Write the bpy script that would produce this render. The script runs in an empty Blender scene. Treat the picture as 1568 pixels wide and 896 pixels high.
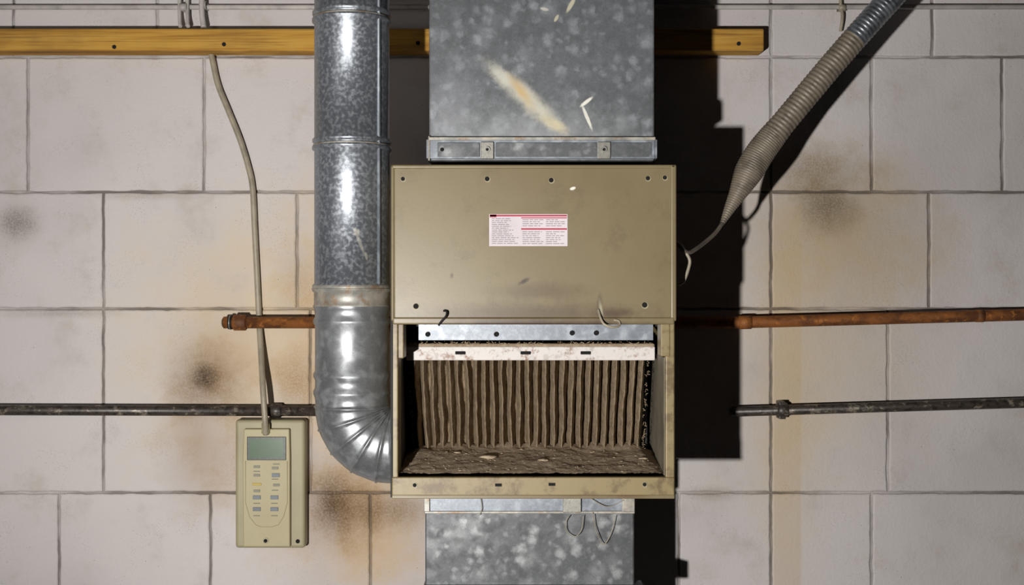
import bpy, bmesh, math, random
from mathutils import Vector, Matrix, noise as mnoise
random.seed(7)
S=0.00125; D=2.2
def X(px,d=0): return (px-784)*S*(D-d)/D
def Z(py,d=0): return (448-py)*S*(D-d)/D
def P(px,py,d=0): return Vector((X(px,d),-d,Z(py,d)))
def lin(c):
    o=[]
    for v in c[:3]:
        v/=255.0
        o.append(v/12.92 if v<=0.04045 else ((v+0.055)/1.055)**2.4)
    return (o[0],o[1],o[2],1.0)
scene=bpy.context.scene
try: scene.view_settings.view_transform='Standard'
except Exception: pass
DU=.44   # depth of the upper duct face

# ---------------------------------------------------------------- materials
class M:
    def __init__(s,name,rough=0.6,metal=0.0,spec=0.5):
        s.m=bpy.data.materials.new(name); s.m.use_nodes=True
        s.nt=s.m.node_tree; s.b=s.nt.nodes['Principled BSDF']
        s.b.inputs['Roughness'].default_value=rough
        s.b.inputs['Metallic'].default_value=metal
        s.b.inputs['Specular IOR Level'].default_value=spec
        tc=s.nt.nodes.new('ShaderNodeTexCoord'); s.co=tc.outputs['Object']
        s.flat=s.vm('MULTIPLY',s.co,(1,0,1))
        s.col=None; s.h=None
    def n(s,t): return s.nt.nodes.new(t)
    def L(s,a,b): s.nt.links.new(a,b)
    def vm(s,op,a,v):
        n=s.n('ShaderNodeVectorMath'); n.operation=op; s.L(a,n.inputs[0]); n.inputs[1].default_value=v
        return n.outputs[0]
    def math(s,op,a,b=None,clamp=False):
        n=s.n('ShaderNodeMath'); n.operation=op; n.use_clamp=clamp
        for i,v in enumerate((a,b)):
            if v is None: continue
            if isinstance(v,(int,float)): n.inputs[i].default_value=v
            else: s.L(v,n.inputs[i])
        return n.outputs[0]
    def noise(s,scale,detail=4,rough=0.55,stretch=None,dist=0):
        v=s.co
        if stretch: v=s.vm('MULTIPLY',v,stretch)
        n=s.n('ShaderNodeTexNoise'); s.L(v,n.inputs['Vector'])
        n.inputs['Scale'].default_value=scale; n.inputs['Detail'].default_value=detail
        n.inputs['Roughness'].default_value=rough; n.inputs['Distortion'].default_value=dist
        return n.outputs['Fac']
    def voro(s,scale,feature='F1',rnd=1.0,out='Distance'):
        n=s.n('ShaderNodeTexVoronoi'); s.L(s.co,n.inputs['Vector']); n.feature=feature
        n.inputs['Scale'].default_value=scale; n.inputs['Randomness'].default_value=rnd
        return n.outputs[out]
    def mr(s,v,a,b,c=0,d=1,smooth=True):
        n=s.n('ShaderNodeMapRange'); n.interpolation_type='SMOOTHSTEP' if smooth else 'LINEAR'
        s.L(v,n.inputs['Value'])
        for k,x in zip(('From Min','From Max','To Min','To Max'),(a,b,c,d)): n.inputs[k].default_value=x
        return n.outputs['Result']
    def ramp(s,v,stops):
        n=s.n('ShaderNodeValToRGB'); e=n.color_ramp.elements
        while len(e)<len(stops): e.new(0.5)
        for i,(p,c) in enumerate(stops): e[i].position=p; e[i].color=lin(c)
        s.L(v,n.inputs['Fac']); return n.outputs['Color']
    def base(s,c):
        if isinstance(c,tuple):
            n=s.n('ShaderNodeRGB'); n.outputs[0].default_value=lin(c); s.col=n.outputs[0]
        else: s.col=c
    def layer(s,mask,c,amt=1.0,mode='MIX'):
        n=s.n('ShaderNodeMix'); n.data_type='RGBA'; n.blend_type=mode
        if amt!=1.0: mask=s.math('MULTIPLY',mask,amt)
        s.L(mask,n.inputs['Factor']); s.L(s.col,n.inputs[6])
        if isinstance(c,tuple): n.inputs[7].default_value=lin(c)
        else: s.L(c,n.inputs[7])
        s.col=n.outputs[2]
    def stain(s,cx,cz,rx,rz,ang=0,soft=0.2,nz=None,amt=0.5):
        m=s.n('ShaderNodeMapping'); m.vector_type='TEXTURE'; s.L(s.flat,m.inputs['Vector'])
        m.inputs['Location'].default_value=(cx,0,cz)
        m.inputs['Rotation'].default_value=(0,ang,0)
        m.inputs['Scale'].default_value=(rx,1,rz)
        l=s.n('ShaderNodeVectorMath'); l.operation='LENGTH'; s.L(m.outputs[0],l.inputs[0])
        v=l.outputs['Value']
        if nz is not None:
            v=s.math('ADD',v,s.math('MULTIPLY',s.math('SUBTRACT',nz,0.5),amt))
        return s.mr(v,1.0,soft)
    def bump(s,h,strength=0.3,dist=0.002):
        b=s.n('ShaderNodeBump'); b.inputs['Strength'].default_value=strength; b.inputs['Distance'].default_value=dist
        s.L(h,b.inputs['Height'])
        if s.h is not None: s.L(s.h,b.inputs['Normal'])
        s.h=b.outputs['Normal']
    def done(s):
        if s.col is not None: s.L(s.col,s.b.inputs['Base Color'])
        if s.h is not None: s.L(s.h,s.b.inputs['Normal'])
        return s.m
def simple(name,c,rough=0.6,metal=0,var=0.25,scale=60,bump=0.1):
    m=M(name,rough,metal); m.base(c)
    m.layer(m.mr(m.noise(scale),0.35,0.75),tuple(int(v*0.6) for v in c),var)
    m.bump(m.noise(scale*3),bump,0.001)
    return m.done()

# wall
w=M('painted_block',0.78,0,0.2)
big=w.noise(2.2,3); w.base((198,192,190))
w.layer(w.mr(big,0.4,0.7),(180,174,173),0.7)
w.layer(w.mr(w.noise(9,5,0.7),0.5,0.75),(170,159,147),0.5)
nz=w.noise(9,6,0.7); fine=w.noise(260,3,0.7)
def ws(px,py,rx,ry,c,amt,soft=-0.1,na=1.3,speck=False):
    m=w.stain(X(px),Z(py),rx*S,ry*S,0,soft,nz,na)
    if speck: m=w.math('MULTIPLY',m,w.mr(fine,0.34,0.62,0.55,1.0))
    w.layer(m,c,amt)
for a in [(410,520,330,300,(204,183,148),0.75),(560,790,210,180,(184,154,114),0.7),(1290,350,230,180,(168,147,112),0.75),
          (1210,600,90,420,(194,170,128),0.45),(1260,500,260,330,(190,171,140),0.5),(560,500,170,480,(202,170,118),0.6),
          (300,680,80,160,(156,130,100),0.6),(330,560,110,110,(164,132,94),0.55),(1100,740,150,60,(200,190,174),0.3)]: ws(*a)
for a in [(25,342,56,48,(92,78,64),0.7),(312,584,80,84,(104,78,52),0.75),(312,577,30,32,(40,30,22),0.85),
          (512,772,100,100,(108,78,48),0.75),(508,774,40,64,(62,44,28),0.75),(458,585,60,90,(142,108,68),0.6),(462,440,60,110,(162,130,86),0.5),
          (1268,315,76,60,(92,74,54),0.75),(1240,262,130,60,(128,108,80),0.7),(560,640,60,120,(142,106,62),0.5),(380,700,120,120,(160,132,96),0.5),
          (600,780,110,50,(96,70,42),0.65),(1090,757,60,18,(110,92,74),0.5),(90,480,120,12,(130,118,104),0.5),(230,300,150,10,(140,126,110),.4)]: ws(*a,speck=True)
geo=w.n('ShaderNodeNewGeometry'); sp=w.n('ShaderNodeSeparateXYZ'); w.L(geo.outputs['Position'],sp.inputs[0])
strip=w.math('MULTIPLY',w.mr(sp.outputs['X'],X(1182),X(1186)),w.mr(sp.outputs['X'],X(1229),X(1224)))
strip=w.math('MULTIPLY',strip,w.mr(sp.outputs['Z'],Z(300),Z(330)))
w.layer(strip,(186,160,120),0.32)
jm=w.math('MULTIPLY',w.mr(sp.outputs['Y'],0.0010,0.0040),w.mr(w.noise(3.5,4,.7),.36,.62,.2,1))
w.layer(jm,(80,70,60),0.8)
fl=w.math('MULTIPLY',w.mr(w.voro(55),0.055,0.03),w.mr(w.noise(5,2),0.5,0.62))
w.layer(fl,(50,44,40),0.8)
pores=w.math('MULTIPLY',w.mr(w.voro(240),0.28,0.12),w.mr(w.noise(12,3),0.5,0.62))
w.layer(pores,(120,108,96),0.35)
w.bump(w.noise(26,4),0.3,0.004); w.bump(w.noise(150,5,0.75),0.5,0.002)
WALL=w.done()

def galv(name,dark,light,scale,metal=0.4,rough=0.48,extra=None,spot=(0.48,0.72),amt=.75,dots=None):
    g=M(name,rough,metal,0.5)
    n1=g.noise(scale,1.5,0.45,dist=0.2); n2=g.noise(scale*3.0,3,0.6); n3=g.noise(scale*9,3,0.7)
    g.base(dark)
    mid=tuple((a+b)//2 for a,b in zip(dark,light))
    g.layer(g.mr(g.noise(5,3),0.35,0.65),tuple(min(255,int(v*1.15)) for v in dark),0.7)
    if dots:
        wv=g.n('ShaderNodeTexNoise'); g.L(g.flat,wv.inputs['Vector']); wv.inputs['Scale'].default_value=dots*2.2
        ad=g.n('ShaderNodeVectorMath'); ad.operation='MULTIPLY_ADD'; g.L(wv.outputs['Color'],ad.inputs[0]); ad.inputs[1].default_value=(.6/dots,0,.6/dots); g.L(g.flat,ad.inputs[2])
        for sc,am,lo,hi in ((dots,1.0,.55,.1),(dots*1.6,.7,.5,.05),(dots*.6,.5,.6,.1)):
            v=g.n('ShaderNodeTexVoronoi'); g.L(ad.outputs[0],v.inputs['Vector']); v.inputs['Scale'].default_value=sc
            sx=g.n('ShaderNodeSeparateColor'); g.L(v.outputs['Color'],sx.inputs[0])
            pres=g.mr(sx.outputs[0],.15,.8)
            g.layer(g.math('MULTIPLY',g.mr(v.outputs['Distance'],lo,hi),pres),light,am*amt)
        g.layer(g.mr(n2,0.5,0.7),mid,0.3)
        g.layer(g.mr(n1,0.5,0.75),tuple(int(v*0.8) for v in dark),0.4)
    else:
        g.layer(g.mr(n2,0.45,0.65),mid,0.5)
        g.layer(g.mr(n1,*spot),light,amt)
    g.layer(g.mr(n3,0.5,0.7),tuple(int(v*0.6) for v in dark),0.35)
    g.L(g.mr(n1,0.3,0.7,rough-0.06,rough+0.1),g.b.inputs['Roughness'])
    if extra: extra(g)
    g.bump(n2,0.06,0.001)
    return g.done()
def ex_up(g):
    nz=g.noise(38,5,0.7); d=DU
    def st(px,py,rx,ry,ang,c,amt,soft=0.3,na=0.7):
        k=S*(D-d)/D
        g.layer(g.stain(X(px,d),Z(py,d),rx*k,ry*k,ang,soft,nz,na),c,amt)
    st(830,205,240,60,0,(156,158,160),0.6,-0.2,1.2)  # bright glow low on the duct face, painted into the metal colour
    st(690,170,60,120,0,(148,150,154),0.5,-0.2,1.2)  # left part of the painted glow
    st(805,150,98,22,math.radians(43),(190,187,172),0.9,0.2,0.9)
    st(770,118,34,15,math.radians(48),(192,190,178),0.8,.2,.9)
    st(797,140,48,12,math.radians(54),(190,158,98),0.75,0,1)
    st(848,190,34,12,math.radians(30),(196,185,154),0.8,0.2,.9)
    st(898,156,15,3.4,math.radians(-38),(222,220,210),1,0.5,0.3)
    st(899,180,25,3.4,math.radians(68),(222,220,210),1,0.5,0.3)
    st(874,8,16,4,math.radians(-60),(200,194,170),.9,0.5,0.4)
    st(852,28,8,3,math.radians(-60),(200,194,170),.9,0.5,0.4)
    st(834,14,8,3,0.2,(205,200,190),.8,0.5,0.4)
GU=galv('galvanized_sheet',(92,94,97),(150,154,158),60,extra=ex_up,dots=46,amt=.7)
GL=galv('galvanized_sheet_lower',(82,84,86),(158,161,161),60,dots=44,amt=.75)
def ex_rd(g):
    nz=g.noise(60,4,0.7); d=.36; k=S*(D-d)/D
    for a in ((551,372,22,3.5,70),(546,356,8,6,70),(560,392,8,2.5,80)):
        g.layer(g.stain(X(a[0],d),Z(a[1],d),a[2]*k,a[3]*k,math.radians(a[4]),.5,nz,.6),(206,204,196),.9)
GR=galv('galvanized_round',(112,116,122),(180,184,190),170,0.65,0.36,extra=ex_rd,spot=(0.42,0.70),amt=.6)
GE=galv('galvanized_elbow',(126,128,130),(166,169,172),50,0.6,0.36)
GS=galv('galvanized_strip',(116,121,128),(160,166,172),60,0.4,0.42)

def ex_rust(g):
    g.layer(g.mr(g.noise(45,5,0.7),0.48,0.64),(134,100,62),0.65)
    g.layer(g.mr(g.noise(20,5,0.7),0.48,0.62),(178,170,156),0.8)
GB=galv('rusted_band',(136,134,128),(176,174,166),60,0.4,0.45,extra=ex_rust)

t=M('tan_enamel',0.38,0.0,0.45); t.base((122,109,80))
t.layer(t.mr(t.noise(5,4),0.4,0.7),(112,98,70),0.7)
t.layer(t.mr(t.noise(16,6,.75),0.5,0.72),(98,84,59),0.5)
tn=t.noise(40,5,0.7)
def ts(px,py,rx,ry,c,amt,ang=0,soft=0.1,na=0.8):
    k=S*(D-.45)/D
    t.layer(t.stain(X(px,.45),Z(py,.45),rx*k,ry*k,ang,soft,tn,na),c,amt)
for a in [(800,482,260,28,(70,52,34),0.65),(825,447,110,20,(84,68,46),0.55),(802,431,14,5,(52,40,28),0.9,-0.5,0.2,0.9),(692,422,4,6,(70,54,36),.9),
          (918,470,6,30,(70,54,34),.7),(940,480,50,12,(66,48,32),.7),(877,289,6,3,(225,222,210),1,-0.3,0.5),(920,475,4,22,(180,174,150),.6,-.15),
          (655,752,60,10,(84,60,38),.6),(760,748,40,12,(80,56,34),.6),(900,752,90,12,(86,62,40),.6),(965,758,40,8,(90,58,36),.6),(830,495,230,7,(62,42,28),.85)]:  # last entry paints dark shading along the panel's bottom lip
    ts(*a)
t.layer(t.math('MULTIPLY',t.mr(t.voro(95),0.05,0.03),t.mr(t.noise(7,2),0.5,0.6)),(58,46,34),0.7)
t.bump(t.noise(220,2),0.05,0.0006)
TAN=t.done()
tf=M('tan_frame_worn',0.45,0,0.45); tf.base((136,120,84)); tf.layer(tf.mr(tf.noise(30,5,.7),0.46,0.66),(90,70,46),0.75); tf.bump(tf.noise(90),.1,.001); TANF=tf.done()
INT=simple('furnace_interior_gray',(120,112,96),0.6,0.1,0.6,25)
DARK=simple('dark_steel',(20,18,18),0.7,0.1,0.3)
HOLE=simple('hole_shadow_steel',(14,12,11),0.9)
ZINC=simple('zinc_screw',(150,148,140),0.4,0.5,0.4,200)

wd=M('yellow_pine',0.75,0,0.2)
g1=wd.noise(9,5,0.6,(0.35,1,8),0.8)
wd.base(wd.ramp(g1,[(0.30,(134,94,38)),(0.48,(180,134,56)),(0.62,(192,150,70)),(0.8,(152,106,44))]))
wd.layer(wd.mr(wd.noise(60,4,0.6,(0.10,1,6)),0.5,0.66),(112,78,36),0.5)
wd.layer(wd.mr(wd.voro(9),0.09,0.03),(86,54,20),0.5)
wd.layer(wd.mr(wd.noise(4,4,.7),.45,.7),(130,96,50),.5)
wd.bump(g1,0.15,0.001); WOOD=wd.done()

rp=M('rusted_pipe',0.65,0.15,0.4); rp.base((138,84,40))
rp.layer(rp.mr(rp.noise(26,5,0.7,(0.6,1,1)),0.42,0.62),(78,46,26),0.85); rp.layer(rp.mr(rp.noise(80,4,0.7),0.56,0.66),(176,112,50),0.7)
rp.bump(rp.noise(120,4),0.4,0.0015); RUST=rp.done()
bp=M('black_conduit_paint',0.42,0.2,0.5); bp.base((64,56,50))
bp.layer(bp.mr(bp.noise(34,5,0.75,(0.7,1,1)),0.52,0.62),(150,140,124),0.7); bp.layer(bp.mr(bp.noise(90,4),0.5,0.62),(30,26,23),0.7)
bp.bump(bp.noise(140,4),0.3,0.001); BLK=bp.done()
WPIPE=simple('white_painted_pipe',(186,180,174),0.5,0,0.5,30)
CAB=simple('ivory_cable_jacket',(156,146,126),0.45,0,0.5,40)
fx=M('flex_conduit_jacket',0.5,0.1,0.4); fx.base((124,114,100)); fx.layer(fx.mr(fx.noise(40,4,0.7),0.45,0.65),(88,80,70),0.7); FLEX=fx.done()
fx=M('flex_conduit_metal',0.36,0.5,0.5); fx.base((124,128,132)); fx.layer(fx.mr(fx.noise(30,4,0.7),0.45,0.65),(66,68,72),0.8); FLEXM=fx.done()
fm=M('dusty_filter_media',0.95,0,0.1); fm.base((152,134,110))
fm.layer(fm.mr(fm.noise(90,4,0.7),0.4,0.62),(116,99,78),0.8); fm.layer(fm.mr(fm.noise(420,3,0.7),0.52,0.66),(178,162,140),0.6)
fm.bump(fm.noise(300,4,0.7),0.8,0.004); MEDIA=fm.done()
ds=M('gray_brown_dust',1.0,0,0.1); ds.base((164,146,124))
ds.layer(ds.mr(ds.noise(60,5,0.75),0.42,0.6),(138,119,97),0.8); ds.layer(ds.mr(ds.noise(300,3,0.8),0.54,0.64),(184,168,146),0.6)
ds.bump(ds.noise(330,5,0.8),0.6,0.003); DUST=ds.done()
fr=M('filter_frame_white',0.55,0,0.4); fr.base((206,200,196)); fr.layer(fr.mr(fr.noise(36,5,0.75),0.52,0.64),(128,84,50),0.8); fr.layer(fr.mr(fr.noise(90,4,.7),.5,.7),(150,142,132),.5); FRW=fr.done()
th=M('beige_plastic',0.5,0,0.4); th.base((170,160,126)); th.layer(th.mr(th.noise(8,4),0.4,0.7),(154,142,108),0.5); th.bump(th.noise(300,2),.05,.0005); TH=th.done()
THS=simple('beige_plastic_side',(154,145,114),0.5,0,0.3,10)
LCD=simple('lcd_green',(72,96,70),0.25,0,0.2,20,0)
BZ=simple('lcd_bezel_dark',(44,52,42),0.35)
BTN=simple('gray_button',(104,110,116),0.5,0,0.2,50,0)
BTNL=simple('legend_gray',(130,128,112),0.6,0,0.1,50,0)
BTNY=simple('yellow_button',(176,152,60),0.5,0,0.1,50,0)
LABW=simple('label_paper',(206,196,200),0.6,0,0.2,15,0)
LABR=simple('label_red_print',(170,52,74),0.6,0,0.1,50,0)
LABT=simple('label_gray_print',(140,130,136),0.6,0,0.1,50,0)
CONC=simple('concrete_floor',(60,57,54),0.85,0,0.5,4,0.3)
CEIL=simple('ceiling_paint',(60,57,54),0.85,0,0.3,4,0.2)

# ---------------------------------------------------------------- mesh helpers
def empty(name,loc=(0,0,0)):
    e=bpy.data.objects.new(name,None); e.location=loc; e.empty_display_size=0.05; scene.collection.objects.link(e); return e
def make(name,bm,mats,parent=None,smooth=False,bevel=0,seg=2,auto=None):
    bmesh.ops.recalc_face_normals(bm,faces=bm.faces)
    me=bpy.data.meshes.new(name); bm.to_mesh(me); bm.free()
    if not isinstance(mats,(list,tuple)): mats=[mats]
    for m in mats: me.materials.append(m)
    o=bpy.data.objects.new(name,me); scene.collection.objects.link(o)
    if smooth:
        for p in me.polygons: p.use_smooth=True
    if bevel:
        b=o.modifiers.new('b','BEVEL'); b.width=bevel; b.segments=seg; b.limit_method='ANGLE'; b.angle_limit=math.radians(40)
    if parent: o.parent=parent
    return o
def B(bm,x0,x1,y0,y1,z0,z1,mi=0):
    x0,x1=sorted((x0,x1)); y0,y1=sorted((y0,y1)); z0,z1=sorted((z0,z1))
    v=[bm.verts.new(p) for p in ((x0,y0,z0),(x1,y0,z0),(x1,y1,z0),(x0,y1,z0),(x0,y0,z1),(x1,y0,z1),(x1,y1,z1),(x0,y1,z1))]
    for f in ((0,1,2,3),(4,5,6,7),(0,1,5,4),(1,2,6,5),(2,3,7,6),(3,0,4,7)):
        fc=bm.faces.new([v[i] for i in f]); fc.material_index=mi
def PB(bm,px0,py0,px1,py1,df,db,mi=0,z0=None,z1=None):
    zt=Z(py0,df) if z1 is None else z1; zb=Z(py1,df) if z0 is None else z0
    B(bm,X(px0,df),X(px1,df),-df,-db,zb,zt,mi)
def tube(bm,pts,radii,seg=24,mi=0,cap=True,smoothf=True):
    n=len(pts)
    if isinstance(radii,(int,float)): radii=[radii]*n
    rings=[]; t=(pts[1]-pts[0]).normalized()
    u=t.orthogonal().normalized(); prev=t
    for i in range(n):
        if i==0: t=(pts[1]-pts[0])
        elif i==n-1: t=(pts[-1]-pts[-2])
        else: t=(pts[i+1]-pts[i]).normalized()+(pts[i]-pts[i-1]).normalized()
        t=t.normalized(); q=prev.rotation_difference(t); u=q@u; u=(u-t*u.dot(t)).normalized(); prev=t
        vv=t.cross(u)
        rings.append([bm.verts.new(pts[i]+(u*math.cos(2*math.pi*k/seg)+vv*math.sin(2*math.pi*k/seg))*radii[i]) for k in range(seg)])
    for i in range(n-1):
        m=mi[i] if isinstance(mi,list) else mi
        for k in range(seg):
            f=bm.faces.new((rings[i][k],rings[i][(k+1)%seg],rings[i+1][(k+1)%seg],rings[i+1][k])); f.smooth=smoothf; f.material_index=m
    if cap:
        for r,mm in ((rings[0],0),(rings[-1],-1)):
            f=bm.faces.new(r); f.material_index=(mi[mm] if isinstance(mi,list) else mi)
def catmull(pts,step=0.004):
    out=[]; n=len(pts)
    for i in range(n-1):
        p0=pts[max(i-1,0)];p1=pts[i];p2=pts[i+1];p3=pts[min(i+2,n-1)]
        c=max(2,int((p2-p1).length/step))
        for j in range(c):
            s=j/c
            out.append(0.5*((2*p1)+(p2-p0)*s+(2*p0-5*p1+4*p2-p3)*s*s+(3*p1-p0-3*p2+p3)*s**3))
    out.append(pts[-1].copy()); return out
def disc(bm,px,py,d,r,h=0.0015,mi=0,seg=20):
    c=P(px,py,d); tube(bm,[c+Vector((0,0.001,0)),c-Vector((0,h,0))],r,seg,mi)

# ---------------------------------------------------------------- room
FZ=-1.0; CZ=1.15; WX=2.6
bm=bmesh.new()
rows=[(-480,-290),(-290,-100),(-100,87),(87,294),(294,473),(473,755),(755,960),(960,1250)]
J={0:[],1:[],2:[-190,20,240,500,760,1000,1181,1428,1640],3:[-230,42,312,560,820,1000,1181,1335,1535,1740],4:[-310,-70,158,455,700,950,1181,1423,1640],
   5:[-300,-70,158,475,700,950,1181,1360,1600],6:[-170,90,322,567,800,1040,1181,1335,1590],7:[]}
gw=0.0019; bv=0.0034
for ri,(ya,yb) in enumerate(rows):
    js=[j for j in J[ri]] or [(-190+230*i) for i in range(9)]
    lo=js[0]; hi=js[-1]
    while lo>784-WX/S: lo-=230; js.insert(0,lo)
    while hi<784+WX/S: hi+=230; js.append(hi)
    for a,b in zip(js,js[1:]):
        x0=X(a)+gw;x1=X(b)-gw;z1=Z(ya)-gw;z0=Z(yb)+gw
        z0=max(z0,FZ); z1=min(z1,CZ)
        if z1-z0<0.02: continue
        def ring(ins,y,wob):
            c=[(x0+ins,z0+ins),(x1-ins,z0+ins),(x1-ins,z1-ins),(x0+ins,z1-ins)]; out=[]
            for k in range(4):
                p=c[k]; q=c[(k+1)%4]; L_=n_[k]
                for m_ in range(L_):
                    s=m_/L_; x=p[0]+(q[0]-p[0])*s; z=p[1]+(q[1]-p[1])*s
                    if wob:
                        nx=mnoise.noise(Vector((x*28,z*28,ri)))*.0016+mnoise.noise(Vector((x*90,z*90,ri)))*.0009
                        if k%2==0: z+=nx
                        else: x+=nx
                    out.append(bm.verts.new((x,y,z)))
            return out
        n_=[max(2,int((x1-x0)/.008)),max(2,int((z1-z0)/.008))]*2
        r=[ring(0,0.0065,1),ring(0,0.0032,1),ring(bv*0.35,0.0012,1),ring(bv,0.0,1)]
        for p,q in zip(r,r[1:]):
            N_=len(p)
            for k in range(N_): bm.faces.new((p[k],p[(k+1)%N_],q[(k+1)%N_],q[k]))
        bm.faces.new(r[-1])
B(bm,-WX-.3,WX+.3,0.0045,0.15,FZ,CZ)
make('wall_back',bm,WALL)
bm=bmesh.new(); B(bm,-WX-.3,WX+.3,-3.6,0.15,FZ-.1,FZ); make('floor',bm,CONC)
bm=bmesh.new(); B(bm,-WX-.3,WX+.3,-3.6,0.15,CZ,CZ+.1); make('ceiling',bm,CEIL)

# ---------------------------------------------------------------- beam
bm=bmesh.new(); db=0.045
B(bm,-WX,X(1170,db),-db,-0.001,Z(78,db),Z(43.5,db))
beam=empty('wood_beam')
make('timber',bm,WOOD,beam,bevel=0.003)
bm=bmesh.new()
for x,y in ((175,72),(343,68),(1131,67),(640,66)): disc(bm,x,y,db,0.0038)
make('nail_heads',bm,HOLE,beam)

# ---------------------------------------------------------------- pipes
def strap(bm,px,py,d,r,w=0.014,mi=0):
    c=P(px,py,d)
    tube(bm,[c-Vector((w/2,0,0)),c+Vector((w/2,0,0))],r,24,mi)
    B(bm,c.x-w/2,c.x+w/2,-d,-0.0005,c.z-r*0.8,c.z+r*0.8,mi)
rust=empty('rusty_water_pipe')
d=0.032
pts=[P(343,494,d),P(1130,494,d),P(1568,482,d),P(2300,462,d)]
bm=bmesh.new(); tube(bm,pts,0.0112,28)
tube(bm,[P(357,494,d),P(359,494,d),P(376,494,d),P(378,494,d)],[.0125,.0152,.0152,.0125],28)
tube(bm,[P(1131,494,d),P(1150,493.6,d)],.0128,28)
make('pipe',bm,RUST,rust)
bm=bmesh.new(); tube(bm,[P(342,494,d),P(350,494,d),P(350.2,494,d),P(356,494,d)],[.0098,.0098,.013,.013],28); make('end_fitting',bm,DARK,rust)
bm=bmesh.new(); tube(bm,[P(340.5,494,d),P(345,494,d)],.0075,20); tube(bm,[P(352,494,d),P(353.5,494,d)],.0135,20); make('end_plug',bm,ZINC,rust)
bm=bmesh.new()
for px in (700,1500,1900):
    py=494 if px<1131 else 494-(px-1130)*12/438
    strap(bm,px,py,d,.0118)
make('pipe_standoff',bm,RUST,rust)

con=empty('electrical_conduit')
d=0.022
bm=bmesh.new(); tube(bm,[P(-900,626,d),P(0,628,d),P(700,630,d)],.0102,24)
tube(bm,[P(414,629,d),P(416,629,d),P(430,629,d),P(432,629,d)],[.0105,.013,.013,.0105],24); make('pipe',bm,BLK,con)
bm=bmesh.new()
for px in (-300,600): strap(bm,px,628,d,.0112)
make('strap',bm,BLK,con)
con2=empty('electrical_conduit.001')
bm=bmesh.new(); tube(bm,[P(1117,630.5,d),P(1121,630.5,d),P(1568,617,d),P(2300,597,d)],[.006,.0098,.0098,.0098],24)
tube(bm,[P(1189,628.5,d),P(1190,628.5,d),P(1205,628,d),P(1206,628,d)],[.010,.0135,.0135,.010],24)
make('pipe',bm,BLK,con2)
bm=bmesh.new(); c=P(1197,628,d); B(bm,c.x-.006,c.x+.006,-.03,-.0005,c.z-.0165,c.z+.0165)
strap(bm,1800,611,d,.0112); make('strap',bm,BLK,con2,bevel=.001)

top=empty('painted_conduit')
d=0.012
bm=bmesh.new(); tube(bm,[P(-900,11,d),P(784,11,d),P(2300,10,d)],.0048,16); tube(bm,[P(-900,-8,d),P(784,-6,d),P(2300,-8,d)],.006,16)
make('pipe',bm,WPIPE,top)
bm=bmesh.new()
for px in (275,287): tube(bm,catmull([P(px,-40,.016),P(px,20,.02),P(px+1,41,.03)]),.0035,12)
tube(bm,catmull([P(313,-60,.02),P(309,10,.026),P(312,42,.03)]),.0052,14)
strap(bm,281,11,.02,.007,.014); strap(bm,311,8,.02,.008,.012)
make('riser_cables',bm,WPIPE,top)
bm=bmesh.new(); tube(bm,catmull([P(1289,-60,.012),P(1287,0,.014),P(1290,25,.016),P(1287,48,.012)]),.003,12); strap(bm,1289,12,.012,.0065)
make('clip',bm,CAB,top)

cab=empty('thermostat_cable')
bm=bmesh.new()
pp=catmull([P(318,60,.014),P(325,90,.010),P(334,130,.009),P(350,170,.009),P(368,215,.009),P(381,258,.009),P(387,290,.009),P(390,350,.009),P(394,430,.009),P(397,494,.011),P(400,545,.028),P(403,600,.055),P(406,645,.058),P(407,665,.05)])
tube(bm,pp,.0056,14); make('cable',bm,CAB,cab)

# ---------------------------------------------------------------- thermostat
ts_=empty('thermostat')
bm=bmesh.new(); df=.035
PB(bm,360,643,467,840,df,0.0008); make('housing',bm,THS,ts_,bevel=.006,seg=3)
bm=bmesh.new(); fd=.047
ol=[(373,657),(443,657),(444,700),(444,838),(372,838),(371,700)]
fv=[bm.verts.new(P(x,y,fd)) for x,y in ol]; bvv=[bm.verts.new(P(x,y,fd)+Vector((0,fd-df+.001,0))) for x,y in ol]
bm.faces.new(fv); bm.faces.new(bvv)
for i in range(len(ol)): j=(i+1)%len(ol); bm.faces.new((fv[i],fv[j],bvv[j],bvv[i]))
make('front_panel',bm,TH,ts_,bevel=.0025,seg=3)
bm=bmesh.new(); PB(bm,378,669,438,705,fd+.0015,fd-.002); make('bezel',bm,BZ,ts_,bevel=.001)
bm=bmesh.new(); PB(bm,382,673,434,701,fd+.0022,fd); make('lcd',bm,LCD,ts_)
bm=bmesh.new()
for (x,y) in ((393,762),(420,762),(393,780),(420,780),(422,728)): PB(bm,x-6,y-3,x+6,y+3,fd+.002,fd-.001)
for (x,y) in ((393,715),(421,717),(393,752),(423,743),(393,728)): PB(bm,x-5,y-2,x+5,y+2,fd+.0016,fd-.001,1)
PB(bm,386,740,400,743.5,fd+.0018,fd-.001,2)
for (x,y) in ((393,722),(423,711),(393,790),(420,790),(393,771),(420,771),(421,734),(421,751)): PB(bm,x-5,y-.8,x+5,y+.8,fd+.001,fd-.001,1)
make('buttons',bm,[BTN,BTNL,BTNY],ts_,bevel=.0006)
bm=bmesh.new()
o=[P(x,y,fd+.0003) for x,y in ((376,706),(376,770),(382,792),(392,804),(400,807),(416,807),(426,804),(434,792),(440,770),(440,706))]
tube(bm,o,.0006,6); disc(bm,407,828,fd,.006,.002); make('keypad_outline',bm,THS,ts_)
bm=bmesh.new(); disc(bm,407,828,fd,.0035,.003); disc(bm,456,829,df,.004,.001); make('screw',bm,HOLE,ts_)
bm=bmesh.new(); c=P(407,657,.048); tube(bm,[c+Vector((0,0,.010)),c-Vector((0,0,.008))],.008,18); make('cable_gland',bm,TH,ts_)

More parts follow.
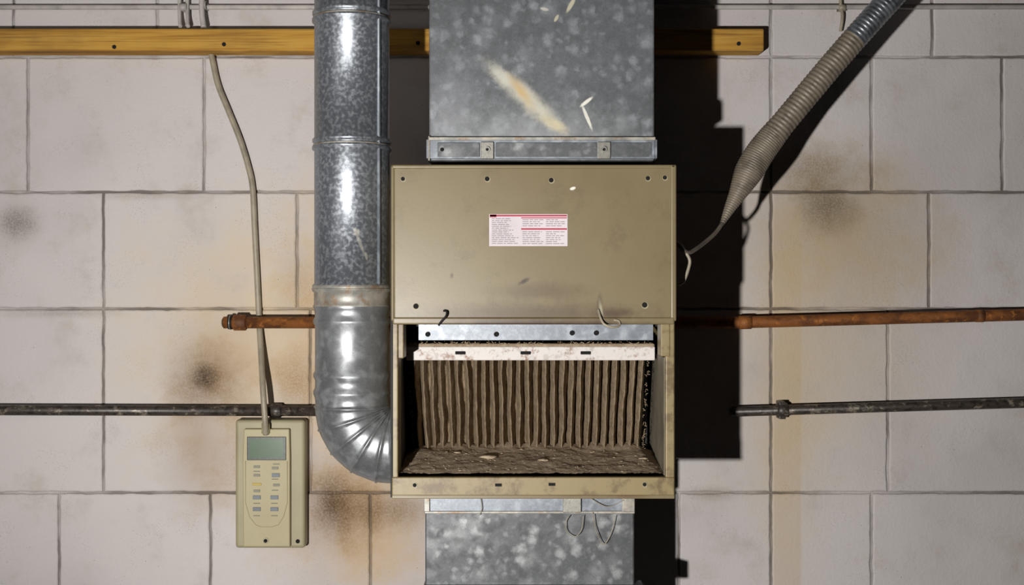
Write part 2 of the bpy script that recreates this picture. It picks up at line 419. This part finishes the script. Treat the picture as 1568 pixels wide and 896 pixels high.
# ---------------------------------------------------------------- round duct
fl_=empty('round_duct')
d=.30; kk=S*(D-d)/D; R=57*kk; cx=X(539,d)
bm=bmesh.new()
pts=[];rad=[];mi=[]
def add(py,r,m=0,px=539):
    pts.append(P(px,py,d)); rad.append(r*kk); mi.append(m)
pts.append(Vector((cx,-d,CZ-.002))); rad.append(R); mi.append(0)
for yb in (-170,28,222):
    add(yb-10,57); add(yb-7,60); add(yb-3,60); add(yb-1,57); add(yb+2,57); add(yb+4,60.4); add(yb+8,60.4); add(yb+11,57)
add(434,57); add(437,60.2,1); add(446,60.2,1); add(448,57.5,1); add(466,57.5,1);add(469,59.3,2)
add(473,57,2)
for yb in (492,574,600):
    add(yb-7,56,2); add(yb-2,58.6,2); add(yb+2,58.6,2); add(yb+7,56,2)
cpx,cpy,rc=601,622,61
G=[0,18,38,58,78,94]
def ep(a,off=0):
    a=math.radians(a); return Vector((cpx-rc*math.cos(a),cpy+rc*math.sin(a)))
for gi,a in enumerate(G):
    c=ep(a); tg=Vector((math.sin(math.radians(a)),math.cos(math.radians(a))))
    for o_,r_ in ((-5,56.6),(-2,57),(-1.2,58.6),(1.2,58.6),(2,57),(5,56.6)):
        q=c+tg*o_; pts.append(P(q.x,q.y,d)); rad.append(r_*kk); mi.append(2)
pts.append(P(622,682,d)); rad.append(57*kk); mi.append(2)
tube(bm,pts,rad,72,mi)
make('duct_and_elbow',bm,[GR,GB,GE],fl_)
bm=bmesh.new()
for yb in (30.5,224.5,443):
    c=P(539,yb,d); tube(bm,[c+Vector((0,0,.0014)),c-Vector((0,0,.0014))],59.2*kk if yb!=443 else 60.8*kk,72)
make('joint_sealant',bm,GB,fl_)
bm=bmesh.new(); a=math.radians(52)
q=[Vector((cx+math.sin(a)*R*1.0,-d-math.cos(a)*R,z)) for z in (CZ-.01,Z(436,d))]
tube(bm,q,.003,8); make('lock_seam',bm,GS,fl_)

# ---------------------------------------------------------------- upper duct
ud=empty('rectangular_duct')
d=DU
bm=bmesh.new(); B(bm,X(657,d),X(1002,d),-d,-.13,Z(246,d),CZ-.001); make('sheet_metal_box',bm,GU,ud,bevel=.0025)
bm=bmesh.new(); PB(bm,657,214,1003,243,d+.006,d-.004)
B(bm,X(1001,d),X(1006,d),-d-.004,-.15,Z(243,d),Z(214,d)); B(bm,X(653,d),X(658,d),-d-.004,-.15,Z(243,d),Z(214,d))
make('bottom_flange',bm,GS,ud,bevel=.001)
bm=bmesh.new(); PB(bm,656,209.5,1004,214.5,d+.008,d-.002); PB(bm,655.5,208,658.5,246,d+.007,d-.002); make('flange_edge',bm,GB,ud,bevel=.001)
bm=bmesh.new()
PB(bm,670,218,735,240,d+.0072,d);PB(bm,759,218,914,240,d+.0072,d);PB(bm,936,218,998,240,d+.0072,d)
make('flange_recess',bm,GL,ud,bevel=.001)
bm=bmesh.new()
for x in (746,925): PB(bm,x-10,217,x+10,243,d+.010,d)
make('tabs',bm,ZINC,ud,bevel=.001)
bm=bmesh.new()
for x in (746,925): disc(bm,x,229,d+.010,.0045,.003)
make('tab_screws',bm,ZINC,ud)
bm=bmesh.new()
for x in (746,925): disc(bm,x,229,d+.013,.0022,.0008)
disc(bm,677,229,d+.007,.003,.001)
make('screw_slots',bm,HOLE,ud)

# ---------------------------------------------------------------- furnace
fu=empty('furnace'); F=.45; back=.10
xl=X(600,F); xr=X(1034,F); zt=Z(253,F); zb=Z(762,F)
bm=bmesh.new()
th_=.006
B(bm,xl,xl+th_,-F+.006,-back,zb,zt); B(bm,xr-th_,xr,-F+.006,-back,zb,zt)
B(bm,xl,xr,-F+.006,-back,zt-th_,zt)
make('casing',bm,TANF,fu,bevel=.0015)
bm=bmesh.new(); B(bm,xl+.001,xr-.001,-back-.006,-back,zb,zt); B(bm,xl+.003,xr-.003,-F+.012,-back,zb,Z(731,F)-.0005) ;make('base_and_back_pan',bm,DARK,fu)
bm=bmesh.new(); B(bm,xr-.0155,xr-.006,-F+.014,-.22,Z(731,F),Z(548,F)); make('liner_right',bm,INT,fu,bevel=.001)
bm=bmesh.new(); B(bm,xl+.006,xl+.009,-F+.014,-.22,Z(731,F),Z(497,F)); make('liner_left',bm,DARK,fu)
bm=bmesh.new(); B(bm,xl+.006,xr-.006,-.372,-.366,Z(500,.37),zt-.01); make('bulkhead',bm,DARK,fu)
bm=bmesh.new(); PB(bm,600,253,1034.5,492,F+.004,F-.022); make('access_panel',bm,TAN,fu,bevel=.0055,seg=4)
bm=bmesh.new(); PB(bm,601,486,1033,497,F+.0065,F-.02); make('panel_bottom_lip',bm,TAN,fu,bevel=.0025,seg=3)
bm=bmesh.new(); PB(bm,598.5,252,1035.5,258,F+.0055,F-.01);PB(bm,1027,252,1036,492,F+.0055,F-.012); PB(bm,598.5,252,604,492,F+.0055,F-.012); make('panel_rim',bm,TAN,fu,bevel=.0025,seg=3)
holes=[(617,274,3.2),(746,274,3.6),(844,276,3.6),(992,273,3.4),(1018,272,3.2),(637,469,4.2),(987,467,4.2)]
bm=bmesh.new(); b2=bmesh.new()
for x,y,r in holes:
    disc(b2,x+.6,y+.6,F+.004,(r+1.0)*S*.8,.0006); disc(bm,x,y,F+.004,r*S*.8,.0009)
bl=[(635,743),(987,742)]
for x,y in bl:
    disc(b2,x+.5,y+.5,F+.004,3.9*S*.8,.0006); disc(bm,x,y,F+.004,3*S*.8,.0009)
for x,y in ((763,743),(845,742)): PB(bm,x-5,y-2.2,x+5,y+2.2,F+.0045,F)
make('screw_holes',bm,HOLE,fu); make('hole_rims',b2,THS,fu)
bm=bmesh.new()
PB(bm,600,490,609.5,762,F,F-.05); PB(bm,1019,490,1033,762,F,F-.012)
PB(bm,600,731,1033,762,F+.003,F-.012)
make('opening_frame',bm,TANF,fu,bevel=.002,seg=3)
bm=bmesh.new(); PB(bm,602,496,618,549,F-.004,F-.05); PB(bm,1012,494,1026,546,F+.002,F-.04)
make('jamb_brackets',bm,TANF,fu,bevel=.0015)
bm=bmesh.new(); PB(bm,598,252,601.5,762,F+.001,F-.04); make('left_edge_gasket',bm,DARK,fu)
bm=bmesh.new(); PB(bm,600,758,1033,764,F+.004,F-.01); make('sill_edge',bm,TAN,fu,bevel=.001)
bm=bmesh.new(); PB(bm,641,497,1000,521,.385,.375); make('blower_deck_strip',bm,GS,fu)
bm=bmesh.new()
for x,y in ((655,512),(876,510),(913,510),(760,512)): disc(bm,x,y,.386,.004,.001)
make('deck_holes',bm,HOLE,fu)
bm=bmesh.new(); f2=F+.0045
PB(bm,749,328,869,377,f2,F+.002); make('warning_label',bm,LABW,fu)
bm=bmesh.new()
PB(bm,750,329,868,331.5,f2+.0004,f2-.0002); PB(bm,798,349.5,868,352,f2+.0004,f2-.0002); PB(bm,750,328.5,760,333,f2+.0004,f2-.0002);PB(bm,798,333,868,334.5,f2+.0004,f2-.0002)
def tl(x0,x1,y):
    x=x0
    while x<x1:
        w_=random.uniform(3,11); e=min(x+w_,x1); PB(bm,x,y,e,y+1.1,f2+.0004,f2-.0002,1); x=e+1.5
for i in range(14):
    yy=334.5+i*2.9
    tl(753,random.uniform(775,794),yy)
for i in range(4): tl(800,random.uniform(826,832),336+i*3.1); tl(836,random.uniform(855,866),336+i*3.1)
for i in range(7): tl(800,random.uniform(824,832),354.5+i*3); tl(836,random.uniform(850,866),354.5+i*3)
make('label_print',bm,[LABR,LABT],fu)
bm=bmesh.new()
tube(bm,catmull([P(672,498,F+.008),P(676,492,F+.013),P(683,484,F+.013),P(684,477,F+.010),P(679,476,F+.008)],.002),.0016,10)
make('hook_wire_dark',bm,DARK,fu)
bm=bmesh.new()
tube(bm,catmull([P(916,474,F+.005),P(920,488,F+.010),P(926,497,F+.014),P(938,501,F+.014),P(948,499,F+.010),P(948,492,F+.007),P(940,490,F+.007)],.002),.0019,10)
make('hook_wire_light',bm,CAB,fu)

# ---------------------------------------------------------------- filter
fi=empty('air_filter'); fd=.36
bm=bmesh.new(); PB(bm,621,531,1003,552,fd,fd-.012)
xa,xb=X(621,fd),X(1003,fd)
make('top_rail',bm,FRW,fi,bevel=.0015)
bm=bmesh.new(); B(bm,xa,xb,-fd+.001,-fd+.06,Z(531,fd)-.002,Z(526,fd)); make('top_dust_cap',bm,DUST,fi,bevel=.003)
bm=bmesh.new()
for x in (705,805,897): PB(bm,x-8,538,x+8,543,fd+.0012,fd-.002)
make('rail_slots',bm,HOLE,fi,bevel=.001)
bm=bmesh.new()
npl=27; per=14; nx=npl*per; nz_=34; ztop=Z(548,.345); zbot=Z(706,.29)
grid=[]
for j in range(nz_+1):
    s=j/nz_; z=ztop+(zbot-ztop)*s; dc=.345-.055*s
    row=[]
    xL=X(628,.345)+.004*s; xR=X(991,.345)-.004*s
    for i in range(nx+1):
        u=i/nx; ph=(u*npl)%1.0
        k=int(u*npl)
        tri=abs(ph-0.5)*2; h=1-tri
        h=h**0.8
        wob=mnoise.noise(Vector((k*3.1,s*3,0)))*.0024+mnoise.noise(Vector((u*40,s*14,2)))*.0009
        if s>.6: wob+=math.sin(s*9+k)*.0012*(s-.6)*2.5
        row.append(bm.verts.new((xL+(xR-xL)*u+wob,-(dc-.020)-h*.034+mnoise.noise(Vector((u*200,s*40,5)))*.0012,z)))
    grid.append(row)
for j in range(nz_):
    for i in range(nx):
        f=bm.faces.new((grid[j][i],grid[j][i+1],grid[j+1][i+1],grid[j+1][i])); f.smooth=True
make('pleated_media',bm,MEDIA,fi)
bm=bmesh.new()
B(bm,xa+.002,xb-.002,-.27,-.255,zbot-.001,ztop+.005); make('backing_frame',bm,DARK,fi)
bm=bmesh.new()
for k in range(170):
    side=random.random()<.5
    s=random.random(); z=ztop+(zbot-ztop)*s; dc=.345-.05*s
    x=(X(628,.345)+.004*s-random.uniform(0,.003)) if side else (X(991,.345)-.004*s+random.uniform(0,.003))
    p=Vector((x,-dc+random.uniform(-.008,.01),z))
    q=p+Vector((random.uniform(-.004,.004),random.uniform(-.006,.003),random.uniform(-.005,.005)))
    tube(bm,[p,(p+q)/2+Vector((random.uniform(-.001,.001),0,.001)),q],[.0009,.0007,.0003],5)
for k in range(200):
    x=random.uniform(xa,xb); p=Vector((x,-fd+random.uniform(0,.03),Z(526.5,fd)))
    q=p+Vector((random.uniform(-.006,.006),random.uniform(-.004,.002),random.uniform(0,.004)))
    tube(bm,[p,(p+q)/2,q],[.0014,.001,.0004],5)
make('lint',bm,MEDIA,fi)

# dust on the bottom pan of the furnace
bm=bmesh.new(); x0=xl+.0095; x1=xr-.016; zf=Z(731,F)-.0004
nx,ny=220,80; g=[]
def dh(x,y):
    v=(y+(F-.016))/(F-.016-.292); u=(x-x0)/(x1-x0)
    edge=min(1,min(u,1-u)*10+.45)
    h=.004+.025*max(v,0)**.85*edge+ .0030*mnoise.noise(Vector((x*22,y*22,1)))*min(1,max(v,0)*3)+.0012*mnoise.noise(Vector((x*70,y*70,3)))+.0009*mnoise.noise(Vector((x*240,y*240,3)))
    if v>.8: h+=.006*(v-.8)/.2*(0.4+mnoise.noise(Vector((x*40,0,9))))
    return zf+max(.0006,h)
for j in range(ny+1):
    y=-(F-.016)+j/ny*(F-.016-.292)
    g.append([bm.verts.new((x0+(x1-x0)*i/nx,y,dh(x0+(x1-x0)*i/nx,y))) for i in range(nx+1)])
for j in range(ny):
    for i in range(nx):
        f=bm.faces.new((g[j][i],g[j][i+1],g[j+1][i+1],g[j+1][i])); f.smooth=True
make('dust_layer',bm,DUST,fu)
bm=bmesh.new()
def clump(x,y,r,sx,k):
    b=bmesh.ops.create_icosphere(bm,subdivisions=2,radius=r); zz=dh(x,y)
    for vv in b['verts']:
        n_1=1+.45*mnoise.noise(vv.co*300+Vector((k,0,0)))
        vv.co=Vector((vv.co.x*n_1*sx,vv.co.y*n_1,vv.co.z*n_1*.5))+Vector((x,y,zz+r*.05))
for k in range(110):
    clump(random.uniform(x0+.01,x1-.01),-random.uniform(.32,F-.02),random.uniform(.0007,.0017),random.uniform(.9,1.8),k)
for px,dd,r in ((748,.36,.0075),(832,.38,.005),(700,.34,.0035),(985,.37,.004)):
    clump(X(px,dd),-dd,r,1.9,px)
make('dust_clumps',bm,simple('pale_dust',(172,154,130),1,0,.5,200,.6),fu,smooth=True)

# ---------------------------------------------------------------- lower duct
ld=empty('return_air_duct'); d=.31
bm=bmesh.new(); B(bm,X(651,d),X(971,d),-d,-.12,FZ+.001,zb-.001); make('sheet_metal_box',bm,GL,ld,bevel=.0025)
bm=bmesh.new(); PB(bm,655,758,968,785,d+.006,d-.002,z1=zb-.002); make('collar_flange',bm,GS,ld,bevel=.001)
bm=bmesh.new(); PB(bm,650,783,972,787,d+.009,d-.002); PB(bm,649,758,658,784,d+.010,d-.01,z1=zb-.003); PB(bm,953,758,972,784,d+.010,d-.01,z1=zb-.003); make('collar_edge',bm,GB,ld,bevel=.001)
bm=bmesh.new(); PB(bm,862,764,890,785,d+.012,d-.002,z1=zb-.003); make('collar_tab',bm,ZINC,ld,bevel=.001)
bm=bmesh.new(); PB(bm,648,898,986,925,d+.012,d-.03); make('lower_flange',bm,GS,ld,bevel=.001)
bm=bmesh.new()
for a in ([(872,790),(866,800),(868,815),(880,822),(890,812),(893,790)],[(908,785),(912,810),(924,834),(936,815),(942,790)],[(905,764),(930,776),(955,766)],[(736,764),(738,780),(733,790)]):
    tube(bm,catmull([P(x,y,d+.012) for x,y in a],.003),.0007,6)
make('loose_wires',bm,CAB,ld)

# ---------------------------------------------------------------- flexible conduit
fc=empty('flexible_conduit')
dd=.26; a_=P(1378,-18,dd); b_0=P(1500,-150,dd); top_=b_0+(b_0-a_)*((CZ-.02-b_0.z)/(b_0.z-a_.z))
path=catmull([top_,b_0,a_,P(1292,78,.26),P(1218,166,.26),P(1171,224,.26),P(1150,257,.262),P(1133,290,.266),P(1118,318,.27),P(1104,346,.28)],.0008)
L=0; rr=[];mm=[]
kk2=S*(D-.26)/D
for i,p in enumerate(path):
    if i: L+=(p-path[i-1]).length
    pyy=448-p.z/(S*(D+p.y)/D)
    b_=19
    if pyy>190: b_+=3.2*math.sin(min(1,(pyy-190)/110)*math.pi)
    if pyy>262: b_-=16.5*min(1,(pyy-262)/84)**1.2
    ph=(L/(.0042 if pyy>205 else .0075))%1
    rr.append(b_*kk2+(.00045 if pyy>205 else .0006)*math.sin(2*math.pi*ph)); mm.append(0 if pyy>60 else 1)
bm=bmesh.new(); tube(bm,path,rr,32,mm); make('ribbed_hose',bm,[FLEX,FLEXM],fc)
bm=bmesh.new(); tube(bm,catmull([P(1106,342,.279),P(1096,356,.30),P(1082,369,.33),P(1066,381,.37),P(1055,387,.395),P(1047,384,.405),P(1038,374,.41),P(1030,370,.41)],.002),.0034,12)
make('thin_lead',bm,FLEX,fc)
bm=bmesh.new(); tube(bm,catmull([P(1042,374,.40),P(1049,385,.402),P(1056,398,.402),P(1054,412,.402),P(1047,430,.402),P(1038,436,.40)],.002),.0026,12); make('hook_end',bm,CAB,fc)

# ---------------------------------------------------------------- lights, world, camera
def light(name,kind,loc,e,col,**k):
    l=bpy.data.lights.new(name,kind); l.energy=e; l.color=col
    for a,b in k.items(): setattr(l,a,b)
    o=bpy.data.objects.new(name,l); o.location=loc; scene.collection.objects.link(o); return o
key=light('work_lamp','SPOT',(-.50,-2.2,-.285),195,(1,.975,.94),shadow_soft_size=.02,spot_size=math.radians(98),spot_blend=1.0)
key.rotation_euler=(Vector((-.04,0,0))-key.location).to_track_quat('-Z','Y').to_euler()
f=light('added_fill','AREA',(-1.5,-2.0,.3),3.0,(1,.95,.9),shape='RECTANGLE',size=.4,size_y=1.6)  # added soft light without a visible source, for the round duct's left streak
f.rotation_euler=(Vector((-.2,0,0))-f.location).to_track_quat('-Z','Y').to_euler()
wld=bpy.data.worlds.new('world'); scene.world=wld; wld.use_nodes=True
wld.node_tree.nodes['Background'].inputs[0].default_value=(.85,.87,1,1); wld.node_tree.nodes['Background'].inputs[1].default_value=.01
cam=bpy.data.cameras.new('camera'); co=bpy.data.objects.new('camera',cam); scene.collection.objects.link(co)
co.location=(0,-D,0); co.rotation_euler=(math.pi/2,0,0)
cam.sensor_width=36; cam.lens=36*D/(1568*S); cam.clip_start=.02
scene.camera=co
